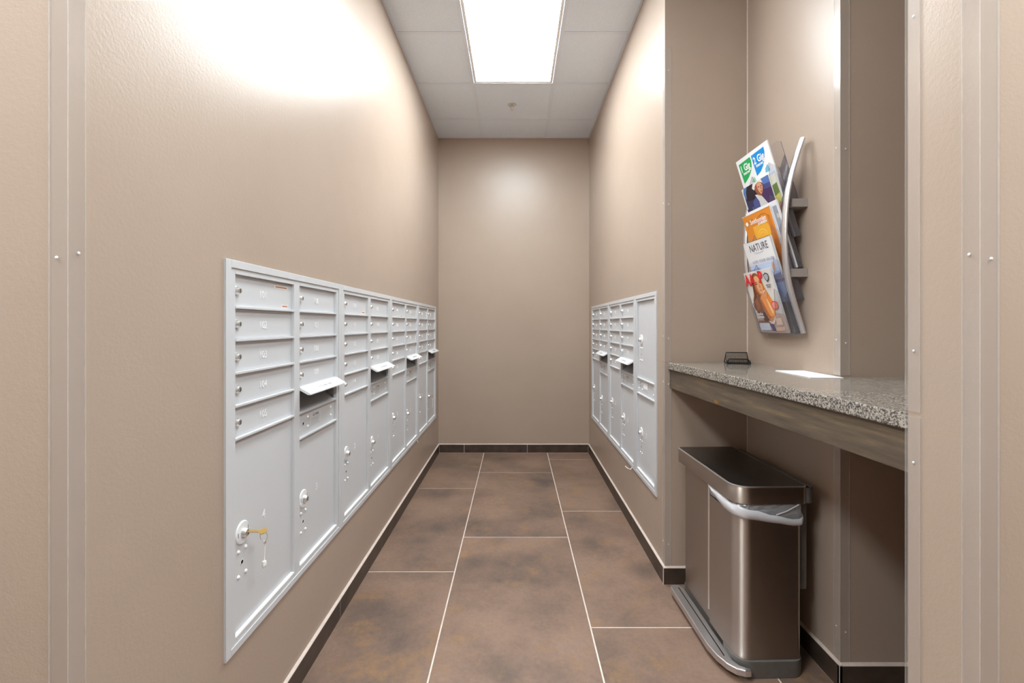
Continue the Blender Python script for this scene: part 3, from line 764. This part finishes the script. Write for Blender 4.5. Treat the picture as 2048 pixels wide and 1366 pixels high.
# ------------------------------------------------------------------ magazine rack
RN, RF = 1.766, 2.067         # planes of the near and far side tubes
rk = empty('magazine_rack', (XA, (RN + RF) / 2, CH - 0.032)); tag(rk, 'wall-mounted magazine rack with two curved silver side tubes and clear pockets', 'magazine rack')
def RL(x, y, z): return (x - XA, y - (RN + RF) / 2, z - (CH - 0.032))     # world to rack coordinates
arc = [(1.084, 0.704), (1.0615, 0.638), (1.037, 0.55), (1.0225, 0.465), (1.0155, 0.36), (1.0185, 0.26), (1.029, 0.175), (1.05, 0.09), (1.087, -0.030)]
def spline(P, n=6):
    out = []
    for k in range(len(P) - 1):
        p0, p1, p2, p3 = P[max(k - 1, 0)], P[k], P[k + 1], P[min(k + 2, len(P) - 1)]
        for q in range(n):
            t = q / n
            out.append(tuple(0.5 * (2 * p1[i] + (p2[i] - p0[i]) * t + (2 * p0[i] - 5 * p1[i] + 4 * p2[i] - p3[i]) * t * t + (-p0[i] + 3 * p1[i] - 3 * p2[i] + p3[i]) * t ** 3) for i in range(2)))
    return out + [P[-1]]
for y in (RN, RF):
    b = MB(); b.tube([RL(x, y, CH + h) for x, h in spline(arc)], 0.0085, M['alu'], 16, ry=0.015); b.build('side_tube', rk)
for h0 in (0.447, 0.182):
    b = MB(); b.box(1.045 - XA, -0.0005, -(RF - RN) / 2 - 0.0, (RF - RN) / 2, h0 + 0.032 - 0.0, h0 + 0.032 + 0.031, M['bracket']); b.build('cross_bar', rk, bevel=0.001)
TILT = math.radians(17)
PW0, PW1 = 1.787, 2.046        # inner width of the pockets
bottoms = [0.462, 0.335, 0.215, 0.090, -0.034]
XBS = {0.462: 1.052, 0.335: 1.056, 0.215: 1.062, 0.090: 1.070, -0.034: 1.073}
XB = 1.074                     # x of the front face of a pocket at its bottom
def pocket(zb, k):
    W_ = PW1 - PW0
    # local: X along the width (left = far), Z up the slope, -Y towards the reader
    e_ = bpy.data.objects.new('pocket', None)
    b = MB(); A = M['acrylic']; t = 0.002
    depth = 0.034
    frontp = [(0, 0), (W_, 0), (W_, 0.150), (W_ * 0.80, 0.185), (W_ * 0.62, 0.075), (W_ * 0.40, 0.075), (W_ * 0.27, 0.172), (0, 0.118)]
    b.prism(frontp, -t, 0.0, A, axis='y')
    backp = [(0, 0), (W_, 0), (W_, 0.240), (W_ - 0.02, 0.250), (0.02, 0.250), (0, 0.240)]
    b.prism(backp, depth, depth + t, A, axis='y')
    b.box(0, W_, 0, depth, -0.002, 0, M['smoke'])
    for x in (0, W_ - t):
        b.prism([(0.0, 0), (depth, 0), (depth, 0.190), (0.004, 0.148 if x else 0.118), (0.0, 0.145 if x else 0.115)], x, x + t, M['smoke'], axis='x')
    # dark cut edges
    def edge(p, q, y): b.tube([(p[0], y, p[1]), (q[0], y, q[1])], 0.0008, M['acrylic_edge'], 5)
    for p, q in ((3, 4), (6, 7), (5, 6)): edge(frontp[p], frontp[q], -t)
    edge(backp[1], backp[2], depth); edge((W_, 0), (W_, 0.15), -t); edge((0.0, 0), (W_, 0), -t)
    me = b.mesh('pocket')
    o = link_mesh('pocket', me, rk)
    o.rotation_mode = 'XYZ'
    o.matrix_local = Matrix.Translation(RL(XBS[zb], PW1, CH + zb)) @ Matrix.Rotation(-math.pi / 2, 4, 'Z') @ Matrix.Rotation(TILT, 4, 'X')
for k, zb in enumerate(bottoms): pocket(zb, k)
# magazines: width along X, height along Z, cover faces -Y
def magazine(name, label, zb, y_left, w, h, base, art, texts, dx=0.003, thick=0.004, group='magazines and leaflets in the wall rack', dz=0.0, spine=(225, 225, 222)):
    root = empty(name, (0, 0, 0)); tag(root, label, 'magazine' if name == 'magazine' else 'leaflet', group)
    root.matrix_world = Matrix.Translation((XBS[zb], y_left, CH + zb - (0.005 if zb > 0.4 else 0))) @ Matrix.Rotation(-math.pi / 2, 4, 'Z') @ Matrix.Rotation(TILT, 4, 'X') @ Matrix.Translation((0, dx, 0.001 + dz))
    b = MB(); b.box(0, w, 0, thick, 0, h, cmat(spine, 0.6)); b.build('pages', root)
    b = MB(); b.box(0, w, -0.0006, -0.0001, 0, h, cmat(base)); 
    for n, (col, pts) in enumerate(art):
        i = b.mi(cmat(col)); y = -0.0008 - 0.00009 * n
        vs = [b.bm.verts.new((u, y, h - v)) for u, v in pts]
        b.bm.faces.new(vs).material_index = i
    b.build('cover', root, recalc=False)
    y = -0.0009 - 0.00009 * len(art)
    for (s_, size, u, v, col, cond, bold) in texts:
        o = link_mesh('cover_lettering', text_mesh(s_, size, cmat(col), 0.0001, cond, bold), root, (u, y, h - v))
    return root
def ell(cx, cy, rx, ry, n=20, a0=0, a1=360): return [(cx + rx * math.cos(math.radians(a0 + (a1 - a0) * k / n)), cy + ry * math.sin(math.radians(a0 + (a1 - a0) * k / n))) for k in range(n)]
WH = (250, 250, 250)
magazine('leaflet', 'white leaflet with green and blue shapes in the top pocket', 0.462, 2.070, 0.255, 0.272, (240, 242, 244),
  [((20, 170, 92), [(0.015, 0.018), (0.113, 0.016), (0.115, 0.034), (0.108, 0.055), (0.092, 0.073), (0.065, 0.089), (0.039, 0.099), (0.019, 0.104)]),
   ((0, 145, 224), [(0.123, 0.016), (0.222, 0.014), (0.220, 0.033), (0.207, 0.056), (0.185, 0.080), (0.16, 0.095), (0.125, 0.104)]),
   ((168, 222, 190), [(0.075, 0.112), (0.105, 0.100), (0.115, 0.126), (0.09, 0.130)]),
   ((110, 185, 215), [(0.215, 0.083), (0.193, 0.095), (0.188, 0.111), (0.222, 0.11)]),
   ((205, 220, 240), [(0.15, 0.13), (0.248, 0.12), (0.248, 0.27), (0.15, 0.27)])],
  [('1 Gig', 0.040, 0.060, 0.044, WH, 0.92, 0.0010), ('Internet', 0.017, 0.060, 0.066, WH, 0.95, 0.0005),
   ('2 Gig', 0.040, 0.170, 0.044, WH, 0.92, 0.0010), ('Internet', 0.017, 0.165, 0.066, WH, 0.95, 0.0005)], dx=0.004)
magazine('magazine', 'magazine with a green and yellow edge, behind the portrait in the second pocket', 0.335, 2.035, 0.243, 0.255, (196, 196, 190),
  [((206, 208, 196), [(0.20, 0.0), (0.243, 0.0), (0.243, 0.05), (0.20, 0.05)]), ((96, 118, 62), [(0.2, 0.04), (0.238, 0.035), (0.240, 0.085), (0.2, 0.09)]),
   ((186, 180, 92), [(0.2, 0.085), (0.238, 0.075), (0.240, 0.115), (0.2, 0.12)]), ((196, 130, 100), [(0.2, 0.118), (0.24, 0.112), (0.24, 0.15), (0.2, 0.15)]),
   ((110, 92, 130), [(0.2, 0.15), (0.24, 0.146), (0.24, 0.25), (0.2, 0.25)])], [], dx=0.0135, thick=0.006)
magazine('magazine', 'dark blue magazine with a person in a white head scarf, second pocket', 0.335, 2.042, 0.212, 0.262, (52, 52, 92),
  [((222, 224, 226), [(0.0, 0.0), (0.018, 0.0), (0.008, 0.02), (0.010, 0.09), (0.0, 0.09)]),
   ((88, 128, 190), [(0.018, 0.0), (0.048, 0.0), (0.040, 0.03), (0.026, 0.055), (0.009, 0.04)]),
   ((84, 120, 186), [(0.160, 0.0), (0.212, 0.0), (0.212, 0.030), (0.165, 0.026)]),
   ((70, 72, 132), [(0.163, 0.025), (0.212, 0.028), (0.212, 0.05), (0.160, 0.045)]),
   ((70, 44, 92), [(0.150, 0.045), (0.212, 0.048), (0.212, 0.15), (0.152, 0.15), (0.129, 0.061)]),
   ((34, 26, 40), [(0.048, 0.0), (0.1, 0.0), (0.100, 0.044), (0.090, 0.06), (0.05, 0.062), (0.018, 0.055), (0.030, 0.02)]),
   ((70, 84, 140), [(0.062, 0.07), (0.105, 0.055), (0.115, 0.09), (0.105, 0.15), (0.055, 0.15)]),
   ((208, 206, 206), [(0.090, 0.048), (0.112, 0.052), (0.134, 0.062), (0.168, 0.11), (0.150, 0.14), (0.105, 0.12), (0.108, 0.08)]),
   ((228, 226, 222), [(0.082, 0.018), (0.098, 0.0), (0.160, 0.0), (0.166, 0.018), (0.155, 0.012), (0.138, 0.008), (0.112, 0.012), (0.095, 0.03)]),
   ((150, 86, 58), [(0.104, 0.018), (0.116, 0.010), (0.138, 0.006), (0.155, 0.012), (0.162, 0.024), (0.160, 0.034), (0.156, 0.044), (0.146, 0.057), (0.132, 0.063), (0.116, 0.056), (0.104, 0.042), (0.100, 0.028)]),
   ((214, 158, 122), [(0.122, 0.012), (0.140, 0.008), (0.154, 0.014), (0.160, 0.026), (0.157, 0.038), (0.149, 0.050), (0.136, 0.056), (0.126, 0.044), (0.120, 0.028)]),
   ((84, 48, 40), ell(0.131, 0.025, 0.006, 0.0022)), ((84, 48, 40), ell(0.152, 0.025, 0.0045, 0.0022)),
   ((170, 104, 82), [(0.143, 0.024), (0.147, 0.024), (0.151, 0.038), (0.143, 0.039)]), ((128, 50, 48), ell(0.143, 0.046, 0.007, 0.0022))],
  [], dx=0.0085)
magazine('magazine', 'magazine with a pale mountain edge showing behind the orange one in the third pocket', 0.215, 2.020, 0.236, 0.272, (226, 228, 234),
  [((150, 158, 172), [(0.2, 0.02), (0.228, 0.02), (0.232, 0.20), (0.2, 0.20)]), ((205, 196, 190), [(0.215, 0.05), (0.230, 0.055), (0.228, 0.07), (0.212, 0.068)]), ((116, 124, 140), [(0.2, 0.11), (0.222, 0.09), (0.23, 0.18), (0.2, 0.2)])], [], dx=0.0125, thick=0.005)
OR = (228, 142, 44)
magazine('magazine', 'orange illustrated magazine about journeys in the middle pocket of the rack', 0.215, 2.043, 0.214, 0.262, OR,
  [((240, 178, 56), [(0.060, 0.056), (0.165, 0.052), (0.178, 0.075), (0.176, 0.16), (0.060, 0.16)]),
   ((206, 122, 42), [(0.182, 0.030), (0.198, 0.034), (0.206, 0.10), (0.206, 0.16), (0.180, 0.16)]),
   ((190, 108, 36), ell(0.150, 0.055, 0.050, 0.038, 26, 200, 350) + ell(0.150, 0.056, 0.047, 0.036, 26, 350, 200)),
   ((190, 108, 36), ell(0.075, 0.06, 0.052, 0.036, 26, 180, 270) + ell(0.075, 0.061, 0.050, 0.034, 26, 270, 180)),
   ((250, 206, 96), ell(0.118, 0.105, 0.036, 0.030, 26, 180, 360) + ell(0.118, 0.106, 0.033, 0.027, 26, 360, 180)),
   ((250, 206, 96), ell(0.118, 0.105, 0.022, 0.018, 26, 180, 360) + ell(0.118, 0.106, 0.020, 0.0155, 26, 360, 180)),
   ((238, 226, 214), [(0.0, 0.0), (0.214, 0.0), (0.214, 0.0025), (0.0, 0.0025)]),
   ((250, 250, 244), sum([[(0.024 + 0.013 * math.cos(math.radians(a)), 0.036 + 0.011 * math.sin(math.radians(a))), (0.024 + 0.0085 * math.cos(math.radians(a + 15)), 0.036 + 0.007 * math.sin(math.radians(a + 15)))] for a in range(0, 360, 30)], []))],
  [('Smithsonian', 0.0275, 0.112, 0.036, WH, 0.92, 0.0004), ('JOURNEYS', 0.013, 0.140, 0.052, WH, 1.1, 0.0006)], dx=0.0065)
magazine('magazine', 'white nature magazine with thin grey lettering in the fourth pocket', 0.090, 2.045, 0.214, 0.272, (236, 236, 238),
  [((196, 210, 236), [(0.0, 0.10), (0.214, 0.098), (0.214, 0.27), (0.0, 0.27)]), ((222, 226, 240), [(0.0, 0.088), (0.214, 0.086), (0.214, 0.10), (0.0, 0.103)]),
   ((150, 170, 214), [(0.0, 0.12), (0.08, 0.116), (0.08, 0.27), (0.0, 0.27)]), ((206, 166, 140), ell(0.178, 0.125, 0.012, 0.02)),
   ((150, 140, 170), [(0.15, 0.16), (0.214, 0.15), (0.214, 0.19), (0.15, 0.19)]), ((92, 90, 116), [(0.2125, 0.0), (0.214, 0.0), (0.214, 0.27), (0.2125, 0.27)]),
   ((60, 58, 52), [(0.03, 0.0), (0.214, 0.0), (0.214, 0.0016), (0.03, 0.0016)])],
  [('NATURE', 0.044, 0.112, 0.032, (70, 70, 96), 0.85, -0.0002), ('CONSERVANCY', 0.010, 0.105, 0.054, (196, 196, 206), 1.0, 0.0), ('LOVE  YOUR VALUES', 0.0185, 0.118, 0.090, (150, 150, 168), 0.95, 0.0)], dx=0.006, thick=0.007)
# bottom cover: uv fractions converted to metres
def fr(pts, w=0.214, h=0.268): return [(u * w, v * h) for u, v in pts]
FW, FH = 0.206, 0.268
SK = (226, 158, 112)
magazine('magazine', 'magazine with red title and long-haired person, chin on hand, bottom pocket', -0.034, 2.046, FW, FH, (222, 218, 214),
  [((196, 176, 164), fr([(0.0, 0.66), (0.35, 0.64), (0.95, 0.70), (1, 0.72), (1, 1), (0, 1)])),
   ((140, 92, 60), fr([(0.03, 0.80), (0.40, 0.80), (0.5, 0.86), (0.45, 0.9), (0.0, 0.86)])),
   ((92, 52, 34), fr([(0.10, 0.45), (0.22, 0.42), (0.40, 0.60), (0.50, 0.80), (0.30, 0.82), (0.10, 0.66)])),
   ((150, 84, 48), fr([(0.282, 0.067), (0.33, 0.035), (0.396, 0.026), (0.46, 0.035), (0.512, 0.062), (0.56, 0.12), (0.581, 0.178), (0.603, 0.297), (0.55, 0.36), (0.467, 0.41), (0.46, 0.52), (0.434, 0.64), (0.30, 0.67), (0.144, 0.655), (0.05, 0.62), (0.03, 0.56), (0.08, 0.453), (0.16, 0.38), (0.204, 0.234), (0.23, 0.12)])),
   ((112, 58, 34), fr([(0.21, 0.25), (0.26, 0.11), (0.29, 0.12), (0.27, 0.25), (0.27, 0.38), (0.20, 0.50), (0.10, 0.60), (0.07, 0.55), (0.14, 0.44)])),
   ((178, 110, 62), fr([(0.12, 0.48), (0.24, 0.42), (0.28, 0.52), (0.24, 0.62), (0.14, 0.62)])),
   ((236, 148, 60), fr([(0.52, 0.08), (0.58, 0.14), (0.637, 0.30), (0.73, 0.44), (0.78, 0.52), (0.74, 0.60), (0.66, 0.52), (0.60, 0.42), (0.61, 0.343), (0.575, 0.22)])),
   ((200, 124, 76), fr([(0.29, 0.13), (0.337, 0.085), (0.40, 0.066), (0.47, 0.07), (0.52, 0.10), (0.56, 0.17), (0.585, 0.27), (0.575, 0.335), (0.50, 0.385), (0.42, 0.392), (0.36, 0.365), (0.32, 0.31), (0.295, 0.25)])),
   ((238, 176, 128), fr([(0.34, 0.10), (0.41, 0.078), (0.47, 0.082), (0.515, 0.12), (0.55, 0.19), (0.568, 0.27), (0.545, 0.325), (0.47, 0.368), (0.42, 0.36), (0.38, 0.31), (0.345, 0.22)])),
   ((92, 58, 46), fr(ell(0.385, 0.205, 0.038, 0.008))), ((92, 58, 46), fr(ell(0.512, 0.185, 0.030, 0.008))),
   ((110, 66, 44), fr([(0.335, 0.185), (0.38, 0.168), (0.43, 0.175), (0.43, 0.181), (0.38, 0.176), (0.34, 0.192)])), ((110, 66, 44), fr([(0.48, 0.165), (0.52, 0.152), (0.55, 0.160), (0.55, 0.166), (0.52, 0.159), (0.48, 0.172)])),
   ((204, 132, 92), fr([(0.455, 0.20), (0.47, 0.20), (0.50, 0.262), (0.455, 0.27)])), ((196, 84, 76), fr(ell(0.475, 0.305, 0.045, 0.012))), ((238, 224, 216), fr(ell(0.475, 0.303, 0.032, 0.004))),
   ((240, 226, 222), fr([(0.42, 0.80), (0.52, 0.82), (0.60, 0.80), (0.64, 0.70), (0.72, 0.66), (0.70, 0.76), (0.60, 0.86), (0.50, 0.86)])),
   ((232, 152, 88), fr([(0.50, 0.36), (0.56, 0.35), (0.60, 0.40), (0.672, 0.50), (0.72, 0.58), (0.738, 0.66), (0.70, 0.73), (0.62, 0.79), (0.541, 0.82), (0.48, 0.79), (0.41, 0.70), (0.36, 0.58), (0.345, 0.47), (0.40, 0.41)])),
   ((206, 116, 56), fr([(0.36, 0.45), (0.41, 0.46), (0.47, 0.60), (0.56, 0.76), (0.50, 0.78), (0.42, 0.68), (0.36, 0.56)])),
   ((248, 196, 140), fr([(0.57, 0.45), (0.60, 0.46), (0.69, 0.60), (0.69, 0.68), (0.65, 0.70), (0.60, 0.58)])),
   (SK, fr([(0.50, 0.345), (0.545, 0.318), (0.60, 0.305), (0.655, 0.315), (0.665, 0.345), (0.64, 0.39), (0.60, 0.43), (0.53, 0.42), (0.49, 0.38)])),
   ((246, 200, 160), fr([(0.52, 0.345), (0.56, 0.322), (0.61, 0.315), (0.62, 0.33), (0.57, 0.345), (0.54, 0.37)])),
   ((190, 116, 78), fr([(0.56, 0.35), (0.63, 0.338), (0.632, 0.342), (0.56, 0.356)])), ((190, 116, 78), fr([(0.55, 0.375), (0.62, 0.362), (0.622, 0.366), (0.55, 0.381)])),
   ((226, 62, 50), fr(ell(0.80, 0.565, 0.115, 0.070))), ((240, 150, 138), fr(ell(0.80, 0.565, 0.095, 0.056))),
   ((52, 54, 62), fr([(0.72, 0.08), (0.80, 0.05), (0.89, 0.08), (0.875, 0.15), (0.80, 0.20), (0.74, 0.155)])), ((176, 180, 190), fr([(0.74, 0.09), (0.80, 0.068), (0.87, 0.09), (0.858, 0.145), (0.80, 0.18), (0.755, 0.148)])),
   ((214, 226, 240), fr([(0.06, 0.835), (0.43, 0.838), (0.446, 0.956), (0.057, 0.96)])), ((236, 206, 188), fr([(0.70, 0.77), (0.88, 0.762), (0.886, 0.869), (0.684, 0.87)])),
   ((222, 186, 160), fr([(0.62, 0.91), (0.92, 0.90), (0.92, 0.96), (0.62, 0.965)])), ((84, 72, 122), fr([(0.47, 0.86), (0.56, 0.85), (0.60, 0.96), (0.48, 0.97)]))],
  [('AA', 0.070, 0.135 * FW + 0.012, 0.135 * FH, (228, 40, 44), 0.80, 0.0022), ('P', 0.070, 0.63 * FW, 0.115 * FH, (228, 40, 44), 0.95, 0.0022),
   ('Smoke', 0.020, 0.19 * FW, 0.685 * FH, WH, 0.95, 0.0006), ('Secrets', 0.020, 0.19 * FW, 0.735 * FH, WH, 0.95, 0.0006),
   ('MEDICARE', 0.0075, 0.83 * FW, 0.245 * FH, (70, 70, 74), 0.95, 0.0002), ('UPDATE', 0.0075, 0.83 * FW, 0.275 * FH, (70, 70, 74), 0.95, 0.0002)], dx=0.004, thick=0.008)
